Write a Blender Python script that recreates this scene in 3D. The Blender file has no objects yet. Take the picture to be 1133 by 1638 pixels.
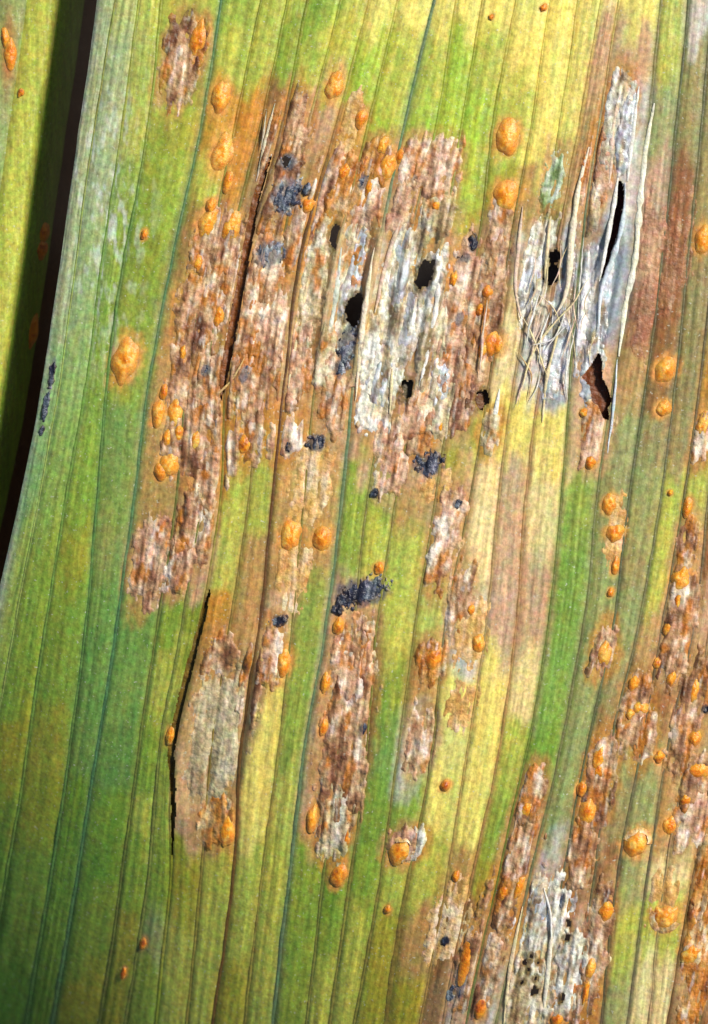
import bpy, math, random
import numpy as np
random.seed(7)
rng = np.random.default_rng(7)
S = bpy.context.scene
C = S.collection
# ------------------------------------------------------------------ camera, sky, sun, exposure
# one unit = one millimetre; leaf coordinates below are in hundredths of a millimetre
W, H, DC = 1133.0, 1638.0, 60.0
S.unit_settings.scale_length = 0.001
cam = bpy.data.cameras.new('camera')
cam.sensor_fit = 'VERTICAL'; cam.sensor_height = 24; cam.lens = DC * 24 / (H / 100)
cam.clip_start = 0.5; cam.clip_end = 500
camo = bpy.data.objects.new('camera', cam); C.objects.link(camo)
camo.location = (0, 0, DC)
cam.dof.use_dof = True; cam.dof.focus_distance = DC + .3; cam.dof.aperture_fstop = 0.10
S.camera = camo
SUN_EL, SUN_AZ = math.radians(46), math.radians(40)     # light from the upper right of the picture
world = bpy.data.worlds.new('World'); S.world = world; world.use_nodes = True
wn = world.node_tree.nodes; wl = world.node_tree.links
sky = wn.new('ShaderNodeTexSky'); sky.sky_type = 'NISHITA'; sky.sun_disc = False
sky.sun_elevation = SUN_EL; sky.sun_rotation = math.radians(90) - SUN_AZ
wl.new(sky.outputs['Color'], wn['Background'].inputs['Color'])
wn['Background'].inputs['Strength'].default_value = 0.055
sl = bpy.data.lights.new('sun', 'SUN'); sl.energy = 3.6; sl.angle = math.radians(9); sl.color = (1, 0.95, 0.87)
so = bpy.data.objects.new('sun', sl); C.objects.link(so)
so.location = (20, 20, 30)
so.rotation_euler = (math.radians(90) - SUN_EL, 0, SUN_AZ + math.radians(90))
S.view_settings.view_transform = 'Standard'; S.view_settings.look = 'None'
S.view_settings.exposure = 0.47; S.view_settings.gamma = 1
S.view_settings.use_curve_mapping = False
ALB = 1.12     # picture value of a flat surface divided by its albedo

# ------------------------------------------------------------------ helpers
def lin(c):
    c = np.asarray(c, float) / 255
    return np.where(c <= .04045, c / 12.92, ((c + .055) / 1.055) ** 2.4) / ALB

_lat = rng.random((8, 257, 257))
def noise(x, y, k=0):
    L = _lat[k % 8]
    x = np.asarray(x, float) + 37.3 * k; y = np.asarray(y, float) + 91.7 * k
    xi = np.floor(x).astype(int); yi = np.floor(y).astype(int)
    fx = x - xi; fy = y - yi
    fx = fx * fx * (3 - 2 * fx); fy = fy * fy * (3 - 2 * fy)
    xi &= 255; yi &= 255
    a = L[yi, xi]; b = L[yi, xi + 1]; c = L[yi + 1, xi]; d = L[yi + 1, xi + 1]
    return (a * (1 - fx) + b * fx) * (1 - fy) + (c * (1 - fx) + d * fx) * fy
def fbm(x, y, k=0, o=3):
    s = 0; a = 1; t = 0
    for i in range(o):
        s = s + a * noise(np.asarray(x) * 2 ** i, np.asarray(y) * 2 ** i, k + i); t += a; a *= .55
    return s / t
def sstep(a, b, x):
    t = np.clip((x - a) / (b - a), 0, 1); return t * t * (3 - 2 * t)

def mesh_obj(name, verts, faces, mat, parent=None, col=None, uv=None, smooth=True):
    me = bpy.data.meshes.new(name)
    verts = np.asarray(verts, np.float32)
    faces = np.asarray(faces, np.int32)
    n, k = faces.shape
    me.vertices.add(len(verts)); me.vertices.foreach_set('co', verts.ravel())
    me.loops.add(n * k); me.loops.foreach_set('vertex_index', faces.ravel())
    me.polygons.add(n)
    me.polygons.foreach_set('loop_start', np.arange(n, dtype=np.int32) * k)
    me.polygons.foreach_set('loop_total', np.full(n, k, np.int32))
    me.update(calc_edges=True)
    if smooth: me.polygons.foreach_set('use_smooth', np.ones(n, bool))
    if col is not None:
        a = me.attributes.new('pigment', 'FLOAT_COLOR', 'POINT')
        col = np.clip(np.asarray(col, np.float32), 0.003, 0.85)
        a.data.foreach_set('color', np.c_[col, np.ones(len(col), np.float32)].ravel().astype(np.float32))
    if uv is not None:
        a = me.attributes.new('fibre', 'FLOAT_VECTOR', 'POINT')
        a.data.foreach_set('vector', np.c_[uv, np.zeros(len(uv))].ravel().astype(np.float32))
    me.validate()
    me.materials.append(mat)
    o = bpy.data.objects.new(name, me); C.objects.link(o)
    if parent is not None: o.parent = parent
    return o

def grid_faces(nr, nc, keep=None):
    i = np.arange(nr * nc).reshape(nr, nc)
    f = np.stack([i[:-1, :-1], i[1:, :-1], i[1:, 1:], i[:-1, 1:]], -1).reshape(-1, 4)
    if keep is not None: f = f[keep.ravel()[f].all(1)]
    return f
def compact(v, f, *arrs):
    u, inv = np.unique(f, return_inverse=True)
    return (v[u], inv.reshape(f.shape)) + tuple(a[u] for a in arrs)

# ------------------------------------------------------------------ materials
def tissue_mat(name, rough=0.5, spec=0.35, grain=0.35, streak=0.25, bump=0.5, gscale=17, speck=0.0, sheen=0.0):
    m = bpy.data.materials.new(name); m.use_nodes = True
    nt = m.node_tree; N = nt.nodes; K = nt.links
    b = N['Principled BSDF']
    at = N.new('ShaderNodeAttribute'); at.attribute_name = 'pigment'
    fb = N.new('ShaderNodeAttribute'); fb.attribute_name = 'fibre'
    tc = N.new('ShaderNodeTexCoord')
    n1 = N.new('ShaderNodeTexNoise'); n1.inputs['Scale'].default_value = gscale; n1.inputs['Detail'].default_value = 3
    n1.inputs['Roughness'].default_value = .75
    mo = N.new('ShaderNodeMapping'); mo.inputs['Rotation'].default_value = (0, 0, .16); mo.inputs['Scale'].default_value = (1, .8, 1)
    K.new(tc.outputs['Object'], mo.inputs['Vector']); K.new(mo.outputs['Vector'], n1.inputs['Vector'])
    n2 = N.new('ShaderNodeTexNoise'); n2.inputs['Scale'].default_value = 1.0; n2.inputs['Detail'].default_value = 3
    mp = N.new('ShaderNodeMapping'); mp.inputs['Scale'].default_value = (.26, .02, 1)
    K.new(fb.outputs['Vector'], mp.inputs['Vector']); K.new(mp.outputs['Vector'], n2.inputs['Vector'])
    r1 = N.new('ShaderNodeMapRange'); r1.inputs[1].default_value = .3; r1.inputs[2].default_value = .7
    r1.inputs[3].default_value = 1 - grain; r1.inputs[4].default_value = 1 + grain
    K.new(n1.outputs['Fac'], r1.inputs[0])
    r2 = N.new('ShaderNodeMapRange'); r2.inputs[1].default_value = .3; r2.inputs[2].default_value = .7
    r2.inputs[3].default_value = 1 - streak; r2.inputs[4].default_value = 1 + streak
    K.new(n2.outputs['Fac'], r2.inputs[0])
    mu = N.new('ShaderNodeMath'); mu.operation = 'MULTIPLY'
    K.new(r1.outputs[0], mu.inputs[0]); K.new(r2.outputs[0], mu.inputs[1])
    # hue jitter from the colour output of a coarser noise
    n3 = N.new('ShaderNodeTexNoise'); n3.inputs['Scale'].default_value = 8; n3.inputs['Detail'].default_value = 4
    K.new(tc.outputs['Object'], n3.inputs['Vector'])
    mx0 = N.new('ShaderNodeMix'); mx0.data_type = 'RGBA'; mx0.blend_type = 'OVERLAY'; mx0.inputs[0].default_value = .3
    K.new(at.outputs['Color'], mx0.inputs[6]); K.new(n3.outputs['Color'], mx0.inputs[7])
    vm = N.new('ShaderNodeVectorMath'); vm.operation = 'SCALE'
    K.new(mx0.outputs[2], vm.inputs[0]); K.new(mu.outputs[0], vm.inputs['Scale'])
    last = vm.outputs[0]
    if speck > 0:       # small white glints, painted into the colour as pale flecks
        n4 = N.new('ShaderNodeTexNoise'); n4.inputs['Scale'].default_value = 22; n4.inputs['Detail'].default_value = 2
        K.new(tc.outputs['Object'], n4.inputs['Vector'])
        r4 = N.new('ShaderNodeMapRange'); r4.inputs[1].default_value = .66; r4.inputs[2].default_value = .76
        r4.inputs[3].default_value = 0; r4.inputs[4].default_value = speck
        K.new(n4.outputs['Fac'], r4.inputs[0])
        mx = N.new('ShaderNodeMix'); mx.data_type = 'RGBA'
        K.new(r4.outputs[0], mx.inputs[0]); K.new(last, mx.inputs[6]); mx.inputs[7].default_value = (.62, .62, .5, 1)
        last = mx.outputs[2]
    K.new(last, b.inputs['Base Color'])
    b.inputs['Roughness'].default_value = rough
    b.inputs['Specular IOR Level'].default_value = spec
    nb = N.new('ShaderNodeTexNoise'); nb.inputs['Scale'].default_value = gscale * 1.1; nb.inputs['Detail'].default_value = 3
    K.new(tc.outputs['Object'], nb.inputs['Vector'])
    bp = N.new('ShaderNodeBump'); bp.inputs['Strength'].default_value = bump; bp.inputs['Distance'].default_value = .05
    K.new(nb.outputs['Fac'], bp.inputs['Height']); K.new(bp.outputs['Normal'], b.inputs['Normal'])
    return m
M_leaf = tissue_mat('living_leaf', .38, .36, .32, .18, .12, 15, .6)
M_vein = tissue_mat('leaf_vein', .45, .35, .3, .2, .2, 15)
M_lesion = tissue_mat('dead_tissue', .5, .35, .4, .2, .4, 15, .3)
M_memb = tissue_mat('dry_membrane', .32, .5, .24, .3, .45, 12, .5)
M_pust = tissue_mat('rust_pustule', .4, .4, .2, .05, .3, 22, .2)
for _m, _w in ((M_pust, .8), (M_memb, .35)):
    _b = _m.node_tree.nodes['Principled BSDF']; _b.inputs['Subsurface Weight'].default_value = _w
    _b.inputs['Subsurface Radius'].default_value = (1, .5, .25) if _m is M_pust else (1, 1, .9); _b.inputs['Subsurface Scale'].default_value = .1
M_crust = tissue_mat('black_spores', .4, .45, .5, .1, .7, 17)
M_fibre = tissue_mat('straw_fibre', .5, .35, .22, .15, .4, 16)

# ------------------------------------------------------------------ leaf layout: grooves between the strips of blade
YS = np.array([0, 200, 400, 600, 800, 1000, 1200, 1400, 1638.])
GR = [
 (155,128,99,69,31,-14,-60,-108,-165),       # edge
 (185,152,124,98,62,24,-12,-50,-100),
 (222,197,166,140,105,74,44,12,-32),
 (258,238,202,172,155,138,112,82,43),
 (355,322,279,240,214,187,156,124,86),
 (418,376,335,300,283,252,222,196,160),
 (460,418,365,332,322,292,256,238,202),
 (492,452,396,362,352,321,278,273,250),
 (546,493,450,416,398,368,338,322,299),
 (592,538,485,456,436,416,386,373,341),
 (636,590,540,506,487,467,446,420,392),
 (694,646,604,567,547,521,487,464,438),
 (730,698,652,620,588,566,540,518,490),
 (772,739,705,669,634,603,587,561,527),
 (826,790,763,725,697,664,637,610,568),
 (881,850,815,785,752,713,692,655,618),
 (926,896,860,825,797,777,748,717,672),
 (962,926,893,866,840,826,799,756,708),
 (990,958,930,913,898,877,843,797,745),
 (1058,1037,1016,983,955,934,896,848,794),
 (1102,1082,1060,1036,1006,981,938,902,866),
 (1142,1122,1102,1082,1056,1022,976,950,912),
 (1190,1168,1144,1122,1094,1059,1026,988,962),
 (1232,1210,1186,1162,1134,1110,1068,1036,1004),
 (1260,1240,1216,1190,1160,1135,1100,1065,1038),
 (1300,1280,1256,1232,1206,1180,1146,1110,1070),
]
GR = [np.array(g, float) for g in GR]
for k in range(1, 9): GR.append(GR[25] + 48 * k)
NG = len(GR); NS = NG - 1
Y0, Y1 = -320, 1960
yt = np.arange(Y0, Y1 + 1, dtype=float)
def hermite(xs, ys, q):
    d = np.gradient(ys, xs)
    i = np.clip(np.searchsorted(xs, q) - 1, 0, len(xs) - 2)
    h = xs[i + 1] - xs[i]; t = (q - xs[i]) / h
    r = ((1 + 2*t)*(1-t)**2)*ys[i] + t*(1-t)**2*h*d[i] + t*t*(3-2*t)*ys[i+1] + t*t*(t-1)*h*d[i+1]
    r = np.where(q < xs[0], ys[0] + (q - xs[0]) * d[0], r)
    return np.where(q > xs[-1], ys[-1] + (q - xs[-1]) * d[-1], r)
GT = np.stack([hermite(YS, g, yt) for g in GR])                   # NG x rows
wob = np.stack([2.2 * (fbm(yt / 120, yt * 0 + 13 * i, 1, 3) - .5) * 2 for i in range(NG)])
GT = GT + wob
for i in range(1, NG): GT[i] = np.maximum(GT[i], GT[i-1] + 9)
def rowi(y): return np.clip(np.round(np.asarray(y) - Y0).astype(int), 0, len(yt) - 1)
def U_of(x, y):
    x = np.asarray(x, float); sh = x.shape; x = x.ravel(); r = rowi(y).ravel()
    if len(r) == 1: r = np.repeat(r, len(x))
    g = GT[:, r]
    k = np.clip((x[None] >= g).sum(0) - 1, 0, NG - 2)
    a = g[k, np.arange(len(x))]; b = g[k + 1, np.arange(len(x))]
    return (k + (x - a) / (b - a)).reshape(sh)
def X_of(U, y):
    U = np.asarray(U, float); r = rowi(y)
    k = np.clip(np.floor(U).astype(int), 0, NG - 2)
    return GT[k, r] + (U - k) * (GT[k + 1, r] - GT[k, r])
DEPTH = np.full(NG, 1.0)
for k, d in {4: 1.3, 7: 5.0, 9: 1.5, 11: 1.6, 15: 1.1, 18: 1.4, 19: 1.6, 20: 1.3, 21: 1.2, 22: 1.3, 23: 1.3}.items(): DEPTH[k] = d
def z_form(x, y):
    d = np.maximum(0, -(x - 560) * .66 + (y - 760) * .75)
    z = -d ** 3 * 3.7e-7 - d * d * .00006
    z = z - np.maximum(0, x - 1150) ** 2 * .0012
    z = z - np.maximum(0, 330 - x) ** 2 * .00016
    return z + 10 * (fbm(x / 260, y / 420, 2, 2) - .5)
def gwid(k, y):
    w = np.where(k == 7, 1.4 + 1.2 * np.exp(-((y - 430) / 200) ** 2) + 1.1 * np.exp(-((y - 1090) / 130) ** 2), 1.0)
    w = np.where((k == 9) | (k == 11) | (k == 19), 1.25, w)
    return np.where(k == 15, .9 + .8 * sstep(1350, 1480, y), w)
_vr = np.random.default_rng(3)
VL = np.stack([_vr.uniform(.26, .42, NS), _vr.uniform(.56, .76, NS)])
def veinlet(k, t, w, y):
    o = 0
    for j in range(2):
        o = o + np.exp(-((t - VL[j][k]) * w / 2.6) ** 2) * np.clip(.1 + 1.1 * fbm(y / 130, k * 7.7 + 31 * j, 2, 2), 0, 1)
    return None, o
PITS = [(642,450,26,110,8),(566,440,20,100,7),(608,615,34,66,5),(705,610,26,55,5),(915,490,38,130,8),(860,435,24,100,7),(960,470,24,110,6),(348,1175,50,130,9),
        (552,1180,42,190,4),(870,1500,46,110,4),(315,520,50,180,3),(430,480,40,150,4),(740,480,30,150,4),(785,480,26,130,4),(290,100,34,80,3),(240,900,30,80,3),(672,1185,24,60,4)]
def height(x, y, pits=True):
    x = np.asarray(x, float); y = np.asarray(y, float) + 0 * x
    U = U_of(x, y); k = np.clip(np.floor(U).astype(int), 0, NG - 2); t = U - k
    r = rowi(y)
    w = GT[k + 1, r] - GT[k, r]
    e = np.minimum(t, 1 - t) * w                                  # distance to the nearer groove
    dep = np.where(t < .5, DEPTH[k], DEPTH[k + 1])
    dep = np.where(dep > 4, 1 + 4 * (np.exp(-((y - 430) / 210) ** 2) + np.exp(-((y - 1080) / 150) ** 2)), dep)
    prof = 1 - np.exp(-e / (4.0 * np.where(t < .5, gwid(k, y), gwid(k + 1, y))))
    am = np.minimum(w * .055, 2.5)
    z = z_form(x, y) + am * prof * (.55 + .45 * dep) + 1.2 * np.sin(np.pi * np.clip(t, 0, 1))
    uu = U * 45
    z = z + 2.0 * (fbm(uu / 8, y / 190, 3, 2) - .5) + 1.5 * (fbm(uu / 11, y / 18, 5, 2) - .5)
    _, wl2 = veinlet(k, t, w, y)
    z = z - .9 * wl2
    # hanging margin
    z = z - np.where((k == 0), 3 * np.exp(-t * w / 4), 0)
    gy = np.exp(-((y - 480) / 130) ** 4)
    z = z - np.where((k >= 9) & (k <= 12), 8 * sstep(2, 13, e) * gy, 0)
    kn = np.where(t < .5, k, k + 1)
    z = z + np.where((kn >= 10) & (kn <= 13), 4 * np.exp(-(e / 4.5) ** 2) * gy, 0)
    if pits:
        for (px, py, a, b, dp) in PITS:
            sel = (np.abs(x - px + .18 * (y - py)) < 1.3 * a) & (np.abs(y - py) < 1.3 * b)
            if sel.any():
                xs, ys = x[sel], y[sel]
                d = ((np.abs(xs - px + .18 * (ys - py)) / a) ** 3 + (np.abs(ys - py) / b) ** 3) ** (1 / 3.)
                z[sel] -= dp * (1 - sstep(.75, 1.15, d))
    return z
def pos(x, y, z):
    x = np.asarray(x, float); y = np.asarray(y, float); z = np.asarray(z, float) / 100
    s = 1 - z / DC
    return np.stack([(x - W / 2) / 100 * s, -(y - H / 2) / 100 * s, z + 0 * x], -1)

# ------------------------------------------------------------------ holes
def in_poly(x, y, P):
    c = np.zeros(x.shape, bool); n = len(P)
    for i in range(n):
        x1, y1 = P[i]; x2, y2 = P[(i + 1) % n]
        if y1 == y2: continue
        c ^= ((y1 > y) != (y2 > y)) & (x < (x2 - x1) * (y - y1) / (y2 - y1) + x1)
    return c
HPOLY = [[(990,288),(997,298),(998,325),(991,360),(982,392),(967,438),(962,446),(961,430),(969,398),(979,362),(987,325)],
         [(958,564),(962,578),(963,603),(972,622),(979,640),(972,652),(974,672),(965,668),(958,648),(948,642),(944,616),(932,603),(944,588)]]
def crack(c):       # long split along a groove, from (x, y, half width)
    return [(x + w, y) for x, y, w in c] + [(x - w, y) for x, y, w in c[::-1]]
HPOLY += [crack([(336,940,.5),(328,976,3),(304,1065,5),(283,1150,5),(273,1206,4.5),(277,1255,3.5),(277,1320,2.2),(275,1372,.5)]),
          crack([(434,248,.5),(420,285,4),(408,325,5),(398,381,6),(392,418,5.5),(377,500,6.5),(366,560,6.5),(358,600,6),(354,640,.5)])]
HELL = [(683,436,12,22),(672,452,6,14),(568,495,15,27),(888,410,9,13),(884,440,11,15),(651,622,9,15),(771,638,10,15),
        (535,378,6,18),(850,1529,4,4),(846,1553,3,4),(836,1571,4,3),(855,1584,4,4),(857,1565,3,4),
        (906,1500,4,4),(909,1478,3,5),(897,1598,3,6),(862,1540,3,3),(840,1540,3,3),(458,258,6,8)]
def hole_mask(x, y):
    m = np.zeros(np.shape(x), bool)
    jx = x + 15 * (fbm(x / 8, y / 8, 1, 3) - .5); jy = y + 18 * (fbm(x / 8, y / 8, 4, 3) - .5)
    for P in HPOLY: m |= in_poly(x + 3 * (fbm(x / 6, y / 9, 1, 2) - .5), y, P)
    for cx, cy, a, b in HELL: 
        sh = -.18 * (y - cy)
        m |= ((jx - cx - sh) / a) ** 2 + ((jy - cy) / b) ** 2 < .85
    return m

# ------------------------------------------------------------------ pigment of the living strips
PAL = {k: lin(v) for k, v in dict(
    G=(112,154,48), g=(138,164,56), l=(170,194,62), q=(156,144,90), R=(146,92,52), L=(186,190,78), Y=(236,220,112), y=(164,160,48), T=(186,146,86), P=(206,164,124),
    B=(140,98,54), O=(206,142,52), W=(205,200,188), S=(158,168,172), t=(112,156,76), k=(152,160,96), C=(234,214,146)).items()}
MAP = [
 "kkkkkktttgggggGGG", "LkkkggggggggyGGGG", "LLLggggggyggyyggG", "LggggggttttttGGGG",
 "gLOLBTTTTPtttGGgy", "LLOOBBBBBPgLgLgyy", "LgBBBBBBBPgLgggkg", "gLPBBPBLLLOTPPyLL",
 "LLPTPPBLLTTTTOLLL", "YlOOCCBTTTPYYYLLy", "YLlTWSBTTTgggLLLL", "YLlPWCWPggPPPPggg",
 "YllPCSWPgLPBBPGgL", "YLllPPWPTLLgGGgLL", "YYLyBBByPTLTWgLyy", "YYYTWCCYCCWYYYLTy",
 "YYYgSWWYPPPYYYTBB", "CPTPSSSYCPPCLgyBW", "YPWWSSPPgGGGGBBPW", "LLkPPRTkqkkkkkWCC",
 "WqqRRRBqkqkqBRBWP", "qqqqqqqqLLTBkqRRR", "qqqqqqOOLOPRqkkLk", "qqqqqqqRRRPTTTCLC",
 "qqqqqqqRRRRTTTCLC", "qqqqqqqRRRRRRRBBR",
]
while len(MAP) < NS: MAP.append("qqqqqqqqqqqqqRRRR")
MC = np.stack([np.stack([PAL[c] for c in s]) for s in MAP])       # strip x station x rgb
MS = MC.copy(); MS[1:-1] = .5 * MC[1:-1] + .25 * MC[:-2] + .25 * MC[2:]
for _k in list(range(0, 5)): MC[_k] = .35 * MC[_k] + .65 * MS[_k]
MC[5:] = .72 * MC[5:] + .28 * MS[5:]
def tissue(U, y):
    uu = U * 45
    yy = y + 95 * (fbm(uu / 26, y / 60, 6, 3) - .5) * 1.5
    Uj = U + .34 * (fbm(uu / 30, y / 45, 2, 3) - .5)
    k = np.clip(np.floor(U).astype(int), 0, NS - 1)
    s = np.clip(yy / 100, 0, 15.999); i = np.floor(s).astype(int); f = (s - i); f = sstep(.2, .8, f)[..., None]
    def at(kk): 
        kk = np.clip(kk, 0, NS - 1)
        return MC[kk, i] * (1 - f) + MC[kk, i + 1] * f
    t = U - k
    c = at(k)
    wl_ = (.5 * (1 - sstep(0, .22, t + .5 * (Uj - U))))[..., None]; wr = (.5 * (1 - sstep(0, .22, 1 - t - .5 * (Uj - U))))[..., None]
    c = c * (1 - wl_) + at(k - 1) * wl_
    c = c * (1 - wr) + at(k + 1) * wr
    st = fbm(uu / 5.5, y / 260, 7, 2)
    c = c * (.82 + .38 * st)[..., None]
    wd = GT[k + 1, rowi(y)] - GT[k, rowi(y)]
    _, vl = veinlet(k, t, wd, y)
    c = c * (1 - .2 * vl)[..., None] + .06 * vl[..., None] * lin((120, 104, 40))
    # green survives in streaks, yellowing in others
    h = (fbm(uu / 12, y / 70, 3, 3) - .5)[..., None]
    c = c * (1 + h * np.array([.5, .08, -.1]))
    return c

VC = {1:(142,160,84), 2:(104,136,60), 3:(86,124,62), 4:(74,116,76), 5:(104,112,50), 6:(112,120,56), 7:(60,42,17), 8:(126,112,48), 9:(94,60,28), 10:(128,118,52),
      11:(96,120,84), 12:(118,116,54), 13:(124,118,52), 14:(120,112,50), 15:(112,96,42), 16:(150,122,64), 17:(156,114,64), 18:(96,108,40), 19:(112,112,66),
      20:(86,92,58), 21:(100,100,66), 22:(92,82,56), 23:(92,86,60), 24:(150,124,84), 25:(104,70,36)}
VW = {k: 1.0 for k in range(NG)}
VW.update({7: .95, 9: 1.2, 4: 1.2, 11: 1.35, 19: 1.2, 20: 1.2, 24: .8, 1: .6})
def nearest(x, y):
    U = U_of(x, y); k = np.clip(np.round(U).astype(int), 0, NG - 1)
    return k, np.abs(x - GT[k, rowi(y)])
def vein_w(k, y):
    w = np.array([VW[i] for i in range(NG)])[k]
    w = w * np.where(k == 7, 1 + 1.0 * np.exp(-((y - 430) / 200) ** 2) + .9 * np.exp(-((y - 1090) / 130) ** 2), 1)
    w = w * np.where(k == 15, .8 + .9 * sstep(1350, 1480, y), 1)
    return w
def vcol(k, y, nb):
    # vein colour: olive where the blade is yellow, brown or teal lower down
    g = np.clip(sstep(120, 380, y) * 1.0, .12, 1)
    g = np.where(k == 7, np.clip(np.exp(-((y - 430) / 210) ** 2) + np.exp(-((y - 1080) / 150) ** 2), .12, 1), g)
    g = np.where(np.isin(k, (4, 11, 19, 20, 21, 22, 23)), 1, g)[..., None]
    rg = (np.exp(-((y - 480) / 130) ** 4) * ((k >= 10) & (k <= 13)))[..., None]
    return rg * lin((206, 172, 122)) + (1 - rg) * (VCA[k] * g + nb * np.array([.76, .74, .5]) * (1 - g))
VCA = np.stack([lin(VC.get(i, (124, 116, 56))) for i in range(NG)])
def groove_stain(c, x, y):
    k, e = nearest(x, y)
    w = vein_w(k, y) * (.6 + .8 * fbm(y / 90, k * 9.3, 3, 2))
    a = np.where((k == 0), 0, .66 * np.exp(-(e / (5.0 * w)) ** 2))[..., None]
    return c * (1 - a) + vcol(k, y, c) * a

# ------------------------------------------------------------------ pustules, crusts (positions used for halos too)
PUST = [  # x, y, half width, half length, tone 0 deep .. 1 bright
 (353,155,14,20,.8),(357,243,15,25,1),(318,62,11,26,.6),(332,357,14,22,.8),(370,363,13,20,.7),(535,138,12,18,1),(578,190,9,12,.5),
 (620,265,12,18,.8),(493,328,10,10,.7),(550,275,9,12,.3),(698,328,7,9,.6),(811,219,18,23,1),(810,314,18,20,.9),(1125,381,12,20,.8),
 (201,577,18,29,.9),(254,661,9,18,.8),(282,658,11,22,.8),(286,692,8,12,.6),(314,704,10,15,.8),(272,742,14,18,.8),(257,755,9,12,.3),
 (350,506,8,12,.7),(293,562,6,10,.5),(392,711,10,13,.5),(772,559,8,12,.5),(726,446,6,10,.6),(705,682,5,10,.7),(779,467,9,9,.4),
 (789,552,14,16,.4),(768,495,6,10,.6),(1065,590,15,17,.8),(1061,654,11,11,.8),(1125,679,10,18,.9),(934,661,6,6,.5),(945,739,8,9,.4),
 (976,806,10,14,.6),(1072,788,4,4,.4),(1100,812,7,14,.7),(465,856,15,21,.8),(514,860,14,18,.6),(542,1001,9,11,.6),(454,1061,11,20,.7),
 (606,909,8,8,.3),(694,1054,13,16,.3),(765,1029,9,12,.7),(521,1093,6,14,.6),(518,1164,7,11,.6),(754,976,6,7,.3),(984,853,13,13,.7),
 (1090,927,14,17,.9),(967,1043,12,18,.9),(1015,1093,8,9,.6),(1026,1132,11,10,.7),(1008,1142,6,7,.6),(1111,1104,8,14,.8),(1068,1005,6,9,.6),
 (959,1212,9,18,.7),(977,948,5,6,.2),(1051,1061,6,7,.4),(364,1327,11,22,.9),(272,1178,6,13,.6),(641,1362,19,17,.8),(500,1310,8,18,.7),
 (542,1400,12,16,.3),(712,1257,7,7,.1),(620,1455,5,6,.1),(747,1530,9,34,.3),(729,1402,5,8,.3),(553,1342,6,13,.2),(842,1294,12,12,.7),
 (941,1299,13,18,.7),(959,1232,10,12,.4),(1019,1350,17,18,.9),(1065,1467,18,18,1),(1107,1525,15,14,.7),(1097,1278,10,12,.6),(1072,1320,11,12,.7),
 (1118,1232,16,12,.7),(807,1426,9,13,.5),(830,1419,8,16,.4),(970,1458,11,13,.5),(945,1550,8,13,.8),(938,1585,5,16,.5),(892,1631,9,9,.5),
 (768,1612,10,14,.2),(786,27,4,4,.1),(870,12,5,5,.1),(231,375,5,7,.2),(198,1556,4,8,.1),(229,1510,5,8,.1),(1112,1180,9,11,.5),(1055,1210,7,9,.4),(268,702,7,12,.7),(318,420,7,12,.6),(338,330,8,11,.6),(262,628,6,10,.6),(365,290,7,14,.5),(612,232,8,12,.6),(590,300,7,10,.5),(640,250,6,9,.5),(985,905,6,12,.3),(930,1262,7,10,.5),(1085,960,7,12,.6),(1075,1085,7,10,.5)]
CRUST = [(462,260,14,13,1),(458,314,24,30,1),(491,303,7,9,0),(433,406,23,22,1),(582,292,8,12,.6),(757,388,9,15,0),(744,412,10,8,.6),
 (546,588,13,16,.1),(556,548,14,36,.62),(505,709,17,14,.2),(462,715,6,9,0),(687,743,23,20,.3),(598,790,8,8,.3),(731,806,8,7,0),
 (577,948,43,21,.55),(540,976,8,9,.1),(447,992,14,10,.1),(581,1165,6,11,.2),(713,1505,8,9,.1),
 (1129,1135,7,8,0),(83,600,5,26,.2),(73,650,5,24,.5),(67,688,5,8,.1),(331,592,9,9,.5),(390,600,7,14,.8),(738,1575,7,22,.8),(720,1590,6,12,.6),
 (735,510,7,12,.6),(900,1440,5,14,.8)]
def stain_small(c, x, y):
    c = c.copy()
    for (px, py, a, b) in HELL:
        sel = (abs(x - px) < 3 * a + 20) & (abs(y - py) < 2 * b + 10)
        if not sel.any(): continue
        xs, ys = x[sel], y[sel]
        d = np.hypot((xs - px + .18 * (ys - py)) / (a * 1.2 + 2.5), (ys - py) / (b * 1.25 + 3)) + .7 * (fbm(xs / 6, ys / 8, 5, 2) - .5)
        w = (.85 * (1 - sstep(.8, 1.2, d)))[:, None]
        c[sel] = c[sel] * (1 - w) + lin((118, 94, 48)) * w
    for (px, py, a, b, t) in CRUST:
        sel = (abs(x - px) < 2 * a + 6) & (abs(y - py) < 2 * b)
        if not sel.any(): continue
        xs, ys = x[sel], y[sel]
        d = np.hypot((xs - px + .18 * (ys - py)) / a, (ys - py) / b) + .6 * (fbm(xs / 6, ys / 8, 5, 2) - .5)
        w = (.8 * (1 - sstep(.75, 1.2, d)))[:, None]
        c[sel] = c[sel] * (1 - w) + lin((58 + 50 * t, 58 + 50 * t, 66 + 50 * t)) * w
    return c
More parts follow.
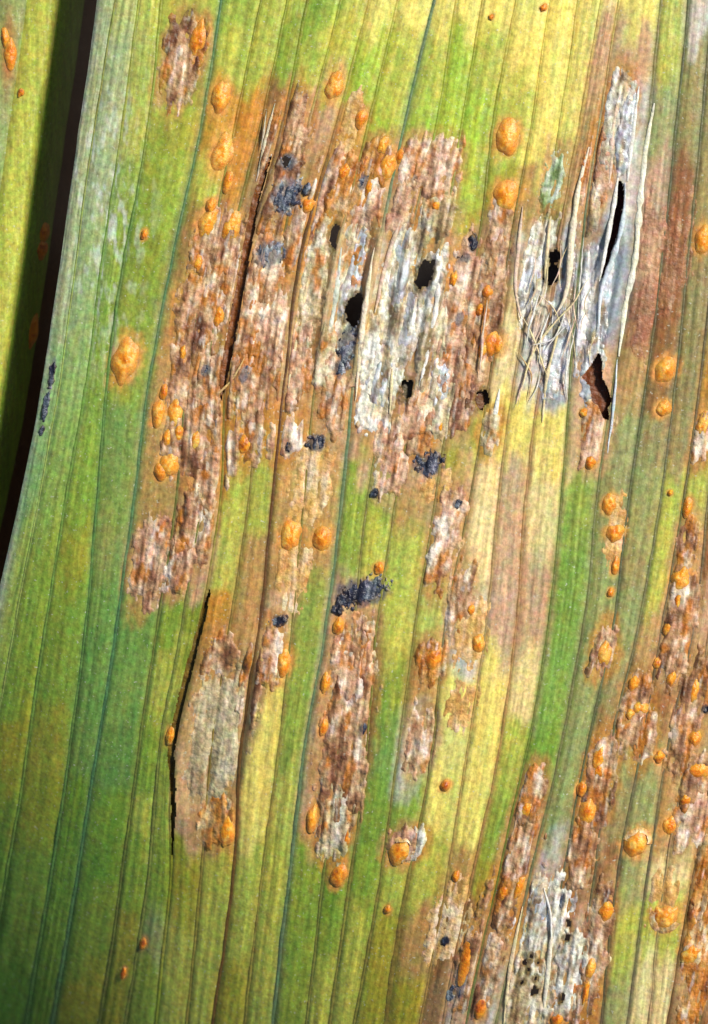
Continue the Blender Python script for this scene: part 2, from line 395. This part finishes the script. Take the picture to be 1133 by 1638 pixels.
def stain(c, x, y):
    for i, (px, py, a, b, kd) in enumerate(LES):
        if kd in ('skip', 'peach', 'red'): continue
        sel = (abs(x - px + .18 * (y - py)) < 1.7 * a + 10) & (abs(y - py) < 1.6 * b)
        if not sel.any(): continue
        xs, ys = x[sel], y[sel]
        d = np.hypot((xs - px + .18 * (ys - py)) / (a + 8), (ys - py) / (b + 12)) + .6 * (fbm(xs / 12, ys / 30, i, 3) - .5)
        w = (.7 * (1 - sstep(.75, 1.15, d)))[:, None]
        c[sel] = c[sel] * (1 - w) + lin([(178,132,72),(186,142,88),(190,130,54),(184,150,100)][i % 4]) * w
    c = stain_small(c, x, y)
    for (px, py, a, b, t) in PUST:
        sel = (abs(x - px) < 4 * a) & (abs(y - py) < 4 * b)
        if not sel.any(): continue
        xs, ys = x[sel], y[sel]
        d = np.hypot((xs - px + .18 * (ys - py)) / (a * 1.9), (ys - py) / (b * 1.9)) + .5 * (fbm(xs / 9, ys / 12, 5, 2) - .5)
        w = (.85 * (1 - sstep(.5, 1.1, d)))[:, None]
        c[sel] = c[sel] * (1 - w) + lin((220, 156, 76)) * w
    return c

LES = [ # x, y, half width, half length, kind
 (290,98,36,88,'brown'),(320,70,15,50,'rust'),(470,205,30,72,'brown'),(455,270,34,60,'brown'),(433,225,10,60,'brown'),
 (345,400,44,76,'brown'),(320,500,42,90,'brown'),(372,470,26,90,'brown'),(345,610,36,80,'brown'),(300,690,44,76,'brown'),
 (335,760,32,70,'brown'),(310,850,38,80,'brown'),(238,900,34,84,'pinkbrown'),(285,905,30,50,'pinkbrown'),
 (425,430,36,90,'brown'),(430,540,34,80,'pinkbrown'),(405,610,34,66,'brown'),(470,610,30,60,'pinkbrown'),(455,690,34,50,'pinkbrown'),(545,650,32,60,'brown'),
 (500,460,24,120,'pale'),(530,620,20,60,'brown'),(560,300,40,56,'rust'),(585,330,34,60,'pinkbrown'),(520,290,22,70,'pinkbrown'),(555,200,26,70,'peach'),
 (565,420,22,90,'pale'),(640,335,26,50,'pinkbrown'),(697,272,46,58,'pinkbrown'),(700,345,36,44,'pale'),(650,420,36,84,'white'),(635,520,40,96,'white'),
 (605,625,42,86,'white'),(560,480,20,90,'white'),(690,480,26,100,'white'),(625,760,30,48,'pinkbrown'),(690,560,28,90,'pale'),(705,640,34,70,'pale'),(735,480,26,120,'pinkbrown'),(740,640,24,70,'pinkbrown'),
 (785,480,26,130,'brown'),(760,590,22,80,'brown'),(675,690,28,44,'brown'),(800,360,22,50,'brown'),(700,770,30,40,'peach'),(500,770,40,90,'peach'),(470,920,34,70,'peach'),
 (348,1175,56,132,'wax'),(350,1050,30,50,'brown'),(345,1315,36,44,'rust'),(430,1050,24,64,'pinkbrown'),(400,1100,20,90,'brown'),
 (552,1180,44,205,'brown'),(565,1060,38,80,'pinkbrown'),(540,1310,34,80,'pale'),(672,1185,26,62,'brown'),(715,860,28,100,'pinkbrown'),(735,960,24,70,'brown'),
 (752,1020,32,72,'peach'),(740,1130,30,50,'peach'),(690,1060,28,40,'rust'),(645,1350,30,32,'pinkbrown'),(668,1350,14,30,'white'),
 (955,690,28,70,'pinkbrown'),(955,270,28,80,'pinkbrown'),(940,340,22,60,'pale'),(985,190,30,90,'white'),(1040,430,34,170,'red'),(1085,400,30,120,'red'),
 (985,850,20,70,'peach'),(965,1040,24,46,'pinkbrown'),(1088,1000,28,110,'brown'),(1015,1140,30,70,'brown'),(1100,1150,30,110,'brown'),(960,1250,28,90,'brown'),
 (935,1360,26,70,'brown'),(850,1270,26,60,'brown'),(832,1360,32,80,'brown'),(800,1440,34,60,'brown'),(715,1490,42,70,'peach'),(735,1430,26,40,'peach'),(760,1560,40,90,'brown'),
 (870,1480,50,90,'white'),(850,1590,48,80,'pale'),(910,1560,30,90,'white'),(955,1500,28,110,'brown'),(930,1610,24,60,'brown'),(1110,1300,34,80,'pinkbrown'),
 (1060,1440,30,60,'peach'),(1120,1480,24,110,'rust'),(1030,1180,20,50,'brown'),(1110,1250,26,60,'brown'),(1125,700,18,60,'brown'),(1100,870,20,60,'brown'),(785,690,16,40,'pale'),
 (860,430,28,90,'white'),(400,500,28,120,'brown'),(300,600,40,80,'brown'),(362,700,26,80,'brown'),(480,560,24,90,'pinkbrown'),(520,570,18,70,'pale'),(590,560,18,70,'white'),(722,560,24,90,'pinkbrown'),(762,520,22,110,'brown'),(660,665,36,50,'pinkbrown'),(622,700,30,40,'pinkbrown'),(480,380,26,60,'brown'),(420,330,26,60,'brown'),(600,260,36,46,'rust'),(660,260,30,50,'pinkbrown'),(405,690,24,60,'brown'),(1112,1560,30,90,'rust'),(1126,1400,18,80,'rust'),(885,290,18,56,'mint'),(20,90,1,1,'skip')]
KIND = {
 'brown': [(108,68,46),(156,110,76),(188,144,106),(210,174,140),(236,216,194)],
 'pinkbrown': [(136,90,68),(184,136,104),(210,166,134),(226,192,164),(242,226,210)],
 'rust': [(110,60,26),(172,106,38),(200,134,54),(206,158,94),(222,194,146)],
 'peach': [(188,138,70),(204,156,84),(214,172,104),(220,184,132),(232,208,170)],
 'pale': [(136,110,74),(176,150,110),(198,176,138),(214,198,166),(236,228,210)],
 'wax': [(146,122,88),(180,158,120),(198,180,142),(210,196,164),(236,228,212)],
 'white': [(146,124,96),(200,188,164),(222,216,202),(236,234,226),(250,248,242)],
 'mint': [(96,120,60),(138,160,104),(176,190,156),(202,212,192),(230,234,222)],
 'red': [(130,78,50),(150,94,62),(166,110,76),(178,128,94),(200,162,128)],
 'soot': [(18,17,30),(32,33,48),(56,62,78),(94,102,114),(158,164,168)],
 'membrane': [(132,128,116),(176,180,178),(202,208,212),(222,226,228),(242,238,224)]}
KIND = {k: np.stack([lin(c) for c in v]) for k, v in KIND.items()}
def ramp(R, t):
    s = np.clip(t, 0, 1) * (len(R) - 1.001); i = np.floor(s).astype(int); f = (s - i)[..., None]
    return R[i] * (1 - f) + R[i + 1] * f

# ------------------------------------------------------------------ setting: dark ground far below the leaves
gx = np.linspace(-30, 30, 121); GX, GY = np.meshgrid(gx, gx)
GZ = -12 + 1.0 * (fbm(GX * .9, GY * .9, 3, 4) - .5)
gcol = ramp(np.stack([lin((14, 9, 5)), lin((34, 20, 11)), lin((46, 28, 16))]), fbm(GX * 1.3, GY * 1.3, 2, 3).ravel())
ground = mesh_obj('ground', np.stack([GX, GY, GZ], -1).reshape(-1, 3), grid_faces(121, 121)[:, ::-1], M_lesion, None, gcol, np.c_[GX.ravel()*100, GY.ravel()*100])
ground['kind'] = 'structure'

# ------------------------------------------------------------------ the big leaf
leaf = bpy.data.objects.new('diseased_leaf', None); C.objects.link(leaf)
leaf.empty_display_size = 1; leaf.location = (0, 0, 0)
leaf['label'] = 'large yellow-green grass leaf with orange rust pustules, brown lesions and torn grey patches'
leaf['category'] = 'leaf'
rows = np.concatenate([np.arange(Y0, -40, 12), np.arange(-40, 1680, 2.6), np.arange(1680, Y1, 12)]).astype(float)
for k in range(NS):
    inview = GT[k].min() < 1150
    wmax = (GT[k + 1] - GT[k])[300:1950].max()
    nc = int(max(7, math.ceil(wmax / (2.6 if inview else 8)))) + 1
    if k in (17, 18): nc = int(nc * 1.7)
    tt = .5 - .5 * np.cos(np.linspace(0, np.pi, nc)); tt = .5 * tt + .5 * np.linspace(0, 1, nc)
    rr = rows if inview else rows[::4]
    if k in (17, 18): rr = np.unique(np.r_[rows, np.arange(275, 700, 1.4)]); rr = rr[np.r_[True, np.diff(rr) > .5]]
    T, Yg = np.meshgrid(tt, rr)
    U = k + np.clip(T, 1e-4, 1 - 1e-4)
    X = X_of(U, Yg)
    Z = height(X, Yg)
    col = tissue(U, Yg)
    x1, y1 = X.ravel(), Yg.ravel()
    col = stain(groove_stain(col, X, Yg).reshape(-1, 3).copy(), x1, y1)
    # white sparkle on the upper left of the blade, painted into its colour
    glint = np.exp(-((x1 - 165) / 60) ** 2 - ((y1 - 330) / 190) ** 2) * sstep(.5, .72, fbm(x1 / 9, y1 / 26, 2, 3))
    col = col + (lin((215, 222, 205)) - col) * (glint * .8)[:, None]
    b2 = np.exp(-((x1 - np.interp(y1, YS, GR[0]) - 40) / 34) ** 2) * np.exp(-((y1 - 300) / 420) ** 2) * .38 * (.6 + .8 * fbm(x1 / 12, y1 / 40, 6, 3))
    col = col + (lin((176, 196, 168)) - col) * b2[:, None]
    if k == 0:   # pale dry margin
        mg = np.exp(-(T.ravel() * 30 / 7.0)) * (.55 + .45 * sstep(820, 900, y1))
        col = col + (lin((205, 208, 192)) - col) * mg[:, None]
    keep = ~hole_mask(X, Yg)
    f = grid_faces(len(rr), nc, keep)
    v = pos(X, Yg, Z).reshape(-1, 3)
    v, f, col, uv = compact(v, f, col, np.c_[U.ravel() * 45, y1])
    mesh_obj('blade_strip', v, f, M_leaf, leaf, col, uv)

# veins lying in the grooves
for k in range(1, 27):
    rr = np.arange(-40, 1681, 4.0)
    c4 = np.linspace(-1, 1, 7)
    A, Yg = np.meshgrid(c4, rr)
    hw = 4.6 * vein_w(np.full(Yg.shape, k), Yg) * (.7 + .6 * fbm(Yg / 80, Yg * 0 + k * 7, 2, 2))
    Xc = GT[k][rowi(Yg)]
    X = Xc + A * hw
    base = height(Xc + 1e-3, Yg)
    Z = base + 3.0 * (1 - A * A) - 2.2 + 1.5 * (fbm(X / 6, Yg / 30, 4, 2) - .5) + .8
    Z[:, [0, -1]] -= 2
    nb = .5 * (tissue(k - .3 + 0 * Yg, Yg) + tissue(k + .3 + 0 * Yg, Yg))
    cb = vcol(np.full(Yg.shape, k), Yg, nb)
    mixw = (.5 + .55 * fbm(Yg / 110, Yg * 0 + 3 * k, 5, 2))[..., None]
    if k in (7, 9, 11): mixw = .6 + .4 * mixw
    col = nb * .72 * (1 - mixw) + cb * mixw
    keep = ~hole_mask(X, Yg)
    f = grid_faces(len(rr), 7, keep)
    v = pos(X, Yg, Z).reshape(-1, 3)
    v, f, col, uv = compact(v, f, col.reshape(-1, 3), np.c_[X.ravel(), Yg.ravel()])
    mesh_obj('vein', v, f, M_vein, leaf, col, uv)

# ------------------------------------------------------------------ lesions and dry membranes
MEMB = [(640,440,17,72),(572,415,13,58),(560,470,18,60),(655,520,14,52),(612,612,24,44),(706,612,22,40),(915,500,32,110),(958,480,20,90),(850,440,16,80),
        (890,560,26,80),(864,1440,20,34),(1000,210,18,70),(948,600,20,60)]
def sheet(name, cx, cy, hw, hl, kind, mat, lift, rough, seed, st=2.0, tb=0, slope=0):
    a = np.arange(-hw * 1.4, hw * 1.4 + st, st); eb = hl * 1.35 + abs(slope) * hw; b = np.arange(-eb, eb + st, st)
    A, B = np.meshgrid(a, b)
    Yg = cy + B
    u0 = float(U_of(np.array([cx]), np.array([cy]))[0])
    X = X_of(np.full(Yg.shape, u0), Yg) + A
    s = seed * 17.31
    uu = U_of(X, Yg) * 45
    soot = kind == 'soot'
    pw = 2.0 if soot else 2.6
    rad = (np.abs(A / hw) ** pw + np.abs((B + slope * A) / hl) ** pw) ** (1 / pw)
    fr = 5 if soot else 9
    mk = 1.22 - rad + (1.15 if soot else .75) * (fbm(A / fr + s, Yg / (fr * (1.4 if soot else 2.6)), seed, 3) - .5) + .3 * (fbm(X / 6, Yg / 7 + s, seed + 2, 2) - .5)
    keep = (mk > 0) & ~hole_mask(X, Yg)
    fall = sstep(0, .65, mk)
    n1 = fbm(A / 11 + s, Yg / 70, seed + 1, 2)                  # torn fibres
    n2 = fbm(A / 20 + s, Yg / 30, seed + 3, 3)                 # blisters and hollows
    n3 = fbm(A / 6 + s, Yg / 9, seed + 4, 2)
    rid = 1 - np.abs(2 * n1 - 1)
    Z = height(X, Yg) - 3.0 + fall * (lift + rough * (9 * (rid - .6) + 11 * (n2 - .5) + 4.5 * (n3 - .5)))
    kk, ee = nearest(X, Yg)
    dip = np.where((DEPTH[kk] >= 1.4) & ~((kk >= 10) & (kk <= 13) & (np.abs(Yg - 480) < 140)), 9, 0) * (0 if kind in ('soot',) else 1)
    Z = Z - dip * np.exp(-(ee / (4.2 * vein_w(kk, Yg))) ** 2)
    m1 = fbm(A / 10 + 3 * s, Yg / 64, seed + 5, 2); m2 = fbm(A / 26 - s, Yg / 40, seed + 2, 4); m3 = fbm(A / 6 - s, Yg / 9, seed, 2)
    kc = .5 if kind == 'wax' else .85
    t = .5 + tb + kc * (1.15 * (m1 - .5) + 1.7 * (m2 - .5) + .55 * (m3 - .5))
    col = ramp(KIND[kind], t)
    if kind in ('brown', 'pinkbrown', 'pale', 'rust'):
        o = sstep(.56, .72, fbm(A / 18 + 2 * s, Yg / 34, seed + 1, 3))[..., None] * .85
        col = col * (1 - o) + lin((190, 116, 36)) * o
        p = sstep(.60, .72, fbm(A / 8 - 2 * s, Yg / 42, seed + 6, 3))[..., None] * .5
        col = col * (1 - p) + lin((92, 52, 28) if kind != 'pale' else (120, 88, 54)) * p
        w = sstep(.70, .80, fbm(A / 7 - 5 * s, Yg / 26, seed + 7, 2))[..., None] * .45
        col = col * (1 - w) + lin((240, 226, 212)) * w
    if kind in ('white', 'membrane'):
        o = sstep(.56, .72, fbm(A / 13 + 2 * s, Yg / 44, seed + 1, 3))[..., None] * .7
        col = col * (1 - o) + lin((204, 176, 124)) * o
        o = sstep(.60, .72, fbm(A / 9 + 7 * s, Yg / 26, seed + 3, 3))[..., None] * .6
        col = col * (1 - o) + lin((120, 92, 70)) * o
    if not soot:
        col = stain_small(col.reshape(-1, 3), X.ravel(), Yg.ravel()).reshape(col.shape)
    # the rim of the patch takes on the colour of the blade it grew in
    if kind == 'red': col = .5 * col + .5 * tissue(np.clip(U_of(X, Yg), .01, NS - .01), Yg)
    e = (1 - sstep(.05, .62, mk + .4 * (fbm(A / 8, Yg / 20, seed, 2) - .5)))[..., None] * {'membrane': .55, 'soot': .75}.get(kind, .95)
    col = col * (1 - e) + (.5 * tissue(np.clip(U_of(X, Yg), .01, NS - .01), Yg) + .5 * lin((172, 122, 64))) * e
    if kind in ('brown', 'pinkbrown', 'pale', 'white', 'wax'): col = col * np.array([.98, 1.0, .95])
    f = grid_faces(len(b), len(a), keep)
    if len(f) < 6: return
    f = main_island(f, len(a) * len(b))
    v = pos(X, Yg, Z).reshape(-1, 3)
    v, f, col, uv = compact(v, f, col.reshape(-1, 3), np.c_[uu.ravel(), Yg.ravel()])
    return mesh_obj(name, v, f, mat, leaf, col, uv)
def main_island(f, n):
    lab = np.arange(n)
    for _ in range(400):
        m = lab[f].min(1); old = lab.copy()
        np.minimum.at(lab, f.ravel(), np.repeat(m, 4)); lab = lab[lab]
        if (lab == old).all(): break
    L = lab[f[:, 0]]; u, c = np.unique(L, return_counts=True)
    return f[L == u[c.argmax()]]
for i, (cx, cy, hw, hl, kd) in enumerate(LES):
    if kd == 'skip': continue
    rg = {'brown': .6, 'pinkbrown': .55, 'rust': .5, 'peach': .25, 'pale': .7, 'white': .6, 'red': .25, 'wax': .4, 'mint': .5}[kd]
    sheet('lesion', cx, cy, hw, hl, kd, M_lesion, {'peach': 3.4, 'red': 3.2}.get(kd, 5), rg, i)
for i, (cx, cy, hw, hl) in enumerate(MEMB):
    sheet('dry_membrane', cx, cy, hw, hl, 'membrane', M_memb, 6.5, .35, i + 40)

# ------------------------------------------------------------------ pustules
def axis(x, y):
    u0 = U_of(np.array([x, x]), np.array([y - 10, y + 10.]))[0]
    dx = X_of(np.array([u0]), np.array([y + 15.]))[0] - X_of(np.array([u0]), np.array([y - 15.]))[0]
    return dx / 30.0
ORG = np.stack([lin((150, 78, 30)), lin((198, 108, 26)), lin((230, 138, 26)), lin((248, 166, 38)), lin((252, 200, 98))])
def pustule(i, x, y, a, b, tone, parent, hfun, zoff=0, tint=1.0):
    sx = axis(x, y)
    nr, ns = 14, 34
    th = np.linspace(0, 2 * np.pi, ns, endpoint=False)
    r = np.linspace(.02, 1, nr)
    Rr, Th = np.meshgrid(r, th, indexing='ij')
    wob_ = 1 + .42 * (noise(np.cos(Th) * 1.6 + 5 * i, np.sin(Th) * 1.6 + 3 * i, i) - .5)
    dx = Rr * np.cos(Th) * a * wob_ * 1.12; dy = Rr * np.sin(Th) * b * wob_ * 1.26
    X = x + dx + sx * dy; Yg = y + dy
    base = hfun(X, Yg)
    dome = np.clip(1 - Rr ** 2.2, 0, 1)
    lump = (noise(X / 7 + i, Yg / 9, i) - .5) * 2.4 + (noise(X / 2.6 + i, Yg / 2.6, i + 3) - .5) * 1.2
    Z = base * .75 + .25 * float(base.mean()) - 1.0 + dome * (min(a, b) * .3 + 3.0) + lump * dome + zoff
    t = .28 + .62 * tone + 1.0 * (noise(X / 5 + 2 * i, Yg / 6, i + 1) - .5) * .6 + .4 * (noise(X / 11 + 2 * i, Yg / 14, i + 2) - .5) 
    col = ramp(ORG, t) * tint
    ew = sstep(.42, .95, Rr + .4 * (noise(X / 6, Yg / 6, i) - .5))[..., None] * .9
    col = col * (1 - ew) + lin((222, 152, 66)) * tint * ew
    v = pos(X, Yg, Z).reshape(-1, 3)
    idx = np.arange(nr * ns).reshape(nr, ns); nx = np.roll(idx, -1, 1)
    f = np.stack([idx[:-1], idx[1:], nx[1:], nx[:-1]], -1).reshape(-1, 4)
    o = mesh_obj('rust_pustule', v, f, M_pust, parent, col.reshape(-1, 3), np.c_[X.ravel(), Yg.ravel()])
    if (x, y) in ((641,1362),(1019,1350),(1065,1467),(967,1043)):      # shreds of torn skin standing round the opening
        q = np.linspace(0, 1, 4); ns2 = 44; th = np.linspace(0, 2 * np.pi, ns2, endpoint=False); Q, Th = np.meshgrid(q, th, indexing='ij')
        n = noise(np.cos(Th) * 2.6 + 7 * i, np.sin(Th) * 2.6, i + 2)
        rad = 1.55 - Q * (.45 + .3 * n)
        dx = rad * np.cos(Th) * a; dy = rad * np.sin(Th) * b
        X = x + dx + sx * dy; Yg = y + dy
        Z = hfun(X, Yg) - 2.0 + (3.5 + 4 * n) * Q ** .7 + (noise(X / 3, Yg / 4, i) - .5) * 3 * Q + zoff
        cc = ramp(np.stack([lin((196, 142, 72)), lin((214, 166, 98)), lin((230, 196, 146)), lin((240, 226, 196))]), Q * .5 + .8 * (noise(X / 5, Yg / 5, i + 5) - .3)) * tint
        v = pos(X, Yg, Z).reshape(-1, 3)
        idx = np.arange(4 * ns2).reshape(4, ns2); nx = np.roll(idx, -1, 1)
        f = np.stack([idx[:-1], nx[:-1], nx[1:], idx[1:]], -1).reshape(-1, 4)
        a0 = random.random() * 6.28; bad = (((Th - a0) % 6.2832) > random.uniform(2.2, 4.2)).ravel(); f = f[~bad[f].any(1)]
        if len(f) > 6:
            v, f, cc = compact(v, f, cc.reshape(-1, 3))
            mesh_obj('torn_rim', v, f, M_lesion, o, cc, v[:, :2] * 100)
    return o
for i, (x, y, a, b, t) in enumerate(PUST): pustule(i, x, y, a, b, t, leaf, height, 1.0 if a > 9 else 2.0)

# ------------------------------------------------------------------ black spore crusts: heaps of small granules
for i, (x, y, a, b, t) in enumerate(CRUST):
    sheet('black_spore_crust', x, y, a * 1.15, b * 1.15, 'soot', M_crust, 4.8, .5, i + 70, 1.3, -.12 + .38 * t, .4 if a > 40 else 0)

# lower skin of the blade seen through the tears
for i, (x0, x1, ya, yb, dz, c) in enumerate([(925, 992, 556, 682, 16, (122, 66, 32)), (757, 787, 615, 662, 11, (112, 70, 34)), (640, 664, 600, 646, 12, (86, 70, 44)), (955, 1006, 284, 452, 34, (96, 34, 22)), (262, 342, 930, 1380, 6.5, (112, 88, 26)), (346, 440, 240, 646, 7, (122, 70, 26))]):
    A, Yg = np.meshgrid(np.arange(x0, x1, 3.0), np.arange(ya, yb, 3.0))
    Z = height(A, Yg, i > 3) - dz + 6 * (fbm(A / 9, Yg / 14, i, 3) - .5)
    c = lin(c) * (.6 + .8 * fbm(A / 6, Yg / 20, i, 3))[..., None]
    mesh_obj('lower_skin', pos(A, Yg, Z).reshape(-1, 3), grid_faces(*A.shape), M_lesion, leaf, c.reshape(-1, 3), np.c_[A.ravel(), Yg.ravel()])

# ------------------------------------------------------------------ bare fibres and exposed vein cords
def cord(name, pts, r, colr, lift=6, taper=.5, seed=0, parent=None):
    pts = np.array(pts, float)
    d = np.r_[0, np.cumsum(np.hypot(*np.diff(pts, axis=0).T))]
    n = max(6, int(d[-1] / 5)); q = np.linspace(0, d[-1], n)
    px = hermite(d, pts[:, 0], q) if len(pts) > 2 else np.interp(q, d, pts[:, 0])
    py = hermite(d, pts[:, 1], q) if len(pts) > 2 else np.interp(q, d, pts[:, 1])
    px = px + (3.0 if r < 2.4 else 1.4) * (fbm(q / 22, q * 0 + seed * 5, seed, 2) - .5)
    z = height(px, py, False) + lift + 4 * (fbm(q / 30, q * 0 + seed, 3, 2) - .5)
    z = np.convolve(np.pad(z, 3, 'edge'), np.ones(7) / 7, 'valid')
    rr = r * (1 - taper * np.abs(2 * q / d[-1] - 1) ** 2) * (.45 + 1.1 * fbm(q / 16, q * 0 + seed * 3, 4, 2))
    tx = np.gradient(px); ty = np.gradient(py); L = np.hypot(tx, ty) + 1e-6
    nx_, ny_ = -ty / L, tx / L
    ns = 7; th = np.linspace(0, 2 * np.pi, ns, endpoint=False)
    X = px[:, None] + nx_[:, None] * np.cos(th) * rr[:, None]
    Yg = py[:, None] + ny_[:, None] * np.cos(th) * rr[:, None]
    Z = z[:, None] + np.sin(th) * rr[:, None] * (.8 if r < 3 else .62)
    v = pos(X, Yg, Z).reshape(-1, 3)
    idx = np.arange(n * ns).reshape(n, ns); nx = np.roll(idx, -1, 1)
    f = np.stack([idx[:-1], nx[:-1], nx[1:], idx[1:]], -1).reshape(-1, 4)
    c = lin(colr) * (.8 + .4 * fbm(X / 5, Yg / 18, seed, 2))[..., None]
    return mesh_obj(name, v, f, M_fibre, parent or leaf, c.reshape(-1, 3), np.c_[X.ravel(), Yg.ravel()])
WH, CR, PK, BW, ST = (228,226,216), (226,208,160), (224,196,170), (206,216,220), (206,172,112)
CORDS = [([(546,396),(532,506),(521,556)],5.5,(214,220,200)),([(599,396),(581,516),(569,640)],5.5,(234,218,184)),([(708,410),(698,488),(687,548),(671,620)],6.5,(240,234,222)),
 ([(627,590),(624,660)],4,CR),([(500,405),(475,541),(461,620)],4,CR),([(646,335),(618,420),(600,500)],5,PK),([(1047,165),(1033,240),(1026,300),(1015,420),(1001,488),(990,570)],8,(236,232,206)),
 ([(988,575),(980,665),(972,725)],3.6,BW),([(989,284),(981,335),(965,420),(959,450)],5,(240,236,224)),([(1000,292),(1000,320),(993,371),(978,420),(964,458),(957,530)],5.4,BW),
 ([(994,138),(980,212),(977,268),(974,300)],5,PK),([(1022,138),(1015,194),(1008,250),(1004,290)],5,WH),([(942,235),(926,300),(915,380),(899,486),(888,505)],6.5,(236,222,190)),
 ([(881,345),(874,420),(872,450)],4,CR),([(941,446),(915,488),(888,516),(857,555),(828,650)],3,CR),([(895,522),(874,612),(868,675)],3.6,CR),([(833,500),(857,548),(874,600)],2.6,CR),
 ([(870,515),(852,560),(848,600)],2.6,PK),([(849,568),(836,610),(826,646)],4.2,PK),([(852,552),(880,545),(905,522)],2.6,WH),([(800,622),(790,668),(778,695)],5,WH),
 ([(392,571),(372,606),(339,639)],3.4,ST),([(862,470),(848,520),(840,560)],3,WH),([(836,330),(829,400),(826,470),(834,510)],4,PK),([(880,500),(866,540),(862,580)],2.2,WH),
 ([(910,560),(905,600),(908,640)],2.4,WH),([(934,380),(928,450),(925,520)],2.2,WH),([(440,165),(424,230),(410,290)],4,(204,190,160)),([(427,180),(418,240)],3,(204,190,160)),
 
 ([(860,470),(884,490),(898,520)],2,CR),([(829,560),(850,600),(846,640)],2.2,ST),
 ([(870,1420),(880,1460),(882,1500)],3.5,WH),([(884,1480),(876,1560),(868,1640)],5,(222,214,190)),([(836,1450),(818,1540),(806,1638)],5,CR),([(780,480),(772,540),(768,600)],3,PK)]
for i, (p, r, c) in enumerate(CORDS):
    cord('bare_fibre' if r < 3.3 else 'vein_cord', p, r * (.62 if r < 3.3 else .78), c, 6 if r < 3.3 else 1.0, .8, i)

for i in range(20):
    x0 = random.uniform(842, 955); y0 = random.uniform(380, 600); L = random.uniform(35, 95); sl_ = random.gauss(-.24, .16)
    b_ = random.uniform(-9, 9)
    cord('bare_fibre', [(x0, y0), (x0 + sl_ * L * .5 + b_, y0 + L * .5), (x0 + sl_ * L, y0 + L)], random.uniform(.8, 1.5), random.choice([WH, CR, PK, (196,180,146)]), random.uniform(2, 6), .9, i + 60)

# ------------------------------------------------------------------ second leaf behind the dark gap
back = bpy.data.objects.new('leaf', None); C.objects.link(back)
back['label'] = 'narrow strip of another yellow-green leaf at the far left beyond the dark gap'
back['category'] = 'leaf'
EDGE = GT[0]
BG = [-330, -285, -240, -200, -158, -112, -60, -20, 70]      # grooves as offsets from the big leaf's edge
BCOL = ["LLL", "kLk", "LLk", "gkt", "tkt", "gLL", "Ggg", "DDD"]
def bheight(x, y):
    o = x - EDGE[rowi(y)]
    z = -125 - np.maximum(0, o + 75) ** 2 * .045 - np.maximum(0, -o - 160) ** 2 * .0012
    k = np.clip(np.searchsorted(BG, o.ravel()).reshape(o.shape) - 1, 0, len(BG) - 2)
    g = np.array(BG, float); t = np.clip((o - g[k]) / (g[k + 1] - g[k]), 0, 1)
    e = np.minimum(t, 1 - t) * (g[k + 1] - g[k])
    return z + 6 * (1 - np.exp(-e / 7)) + 2 * (fbm(x / 10, y / 20, 3, 2) - .5)
for k in range(len(BG) - 1):
    rr = np.arange(-200, 1200, 3.0); nc = 16
    T, Yg = np.meshgrid(np.linspace(.001, .999, nc), rr)
    X = EDGE[rowi(Yg)] + BG[k] + T * (BG[k + 1] - BG[k])
    Z = bheight(X, Yg)
    c3 = np.stack([PAL[c] if c != 'D' else lin((84, 56, 28)) for c in BCOL[k]])
    col = ramp(c3, fbm(X / 30, Yg / 120, k, 3)) * (.8 + .4 * fbm(X / 6, Yg / 90, 4, 2))[..., None]
    w = (np.exp(-((X - 15) / 12) ** 2 - ((Yg - 85) / 55) ** 2))[..., None]
    col = col * (1 - w) + lin((188, 118, 62)) * w
    mesh_obj('blade_strip', pos(X, Yg, Z).reshape(-1, 3), grid_faces(len(rr), nc), M_leaf, back, col.reshape(-1, 3), np.c_[X.ravel(), Yg.ravel()])
for i, (x, y, a, b, t) in enumerate([(17,86,9,22,.6),(8,60,6,14,.3),(33,148,5,6,.1),(70,372,9,14,.5),(52,530,8,22,.5),(66,400,9,12,.3)]):
    pustule(i + 200, x, y, a, b, t, back, bheight, 2.0)
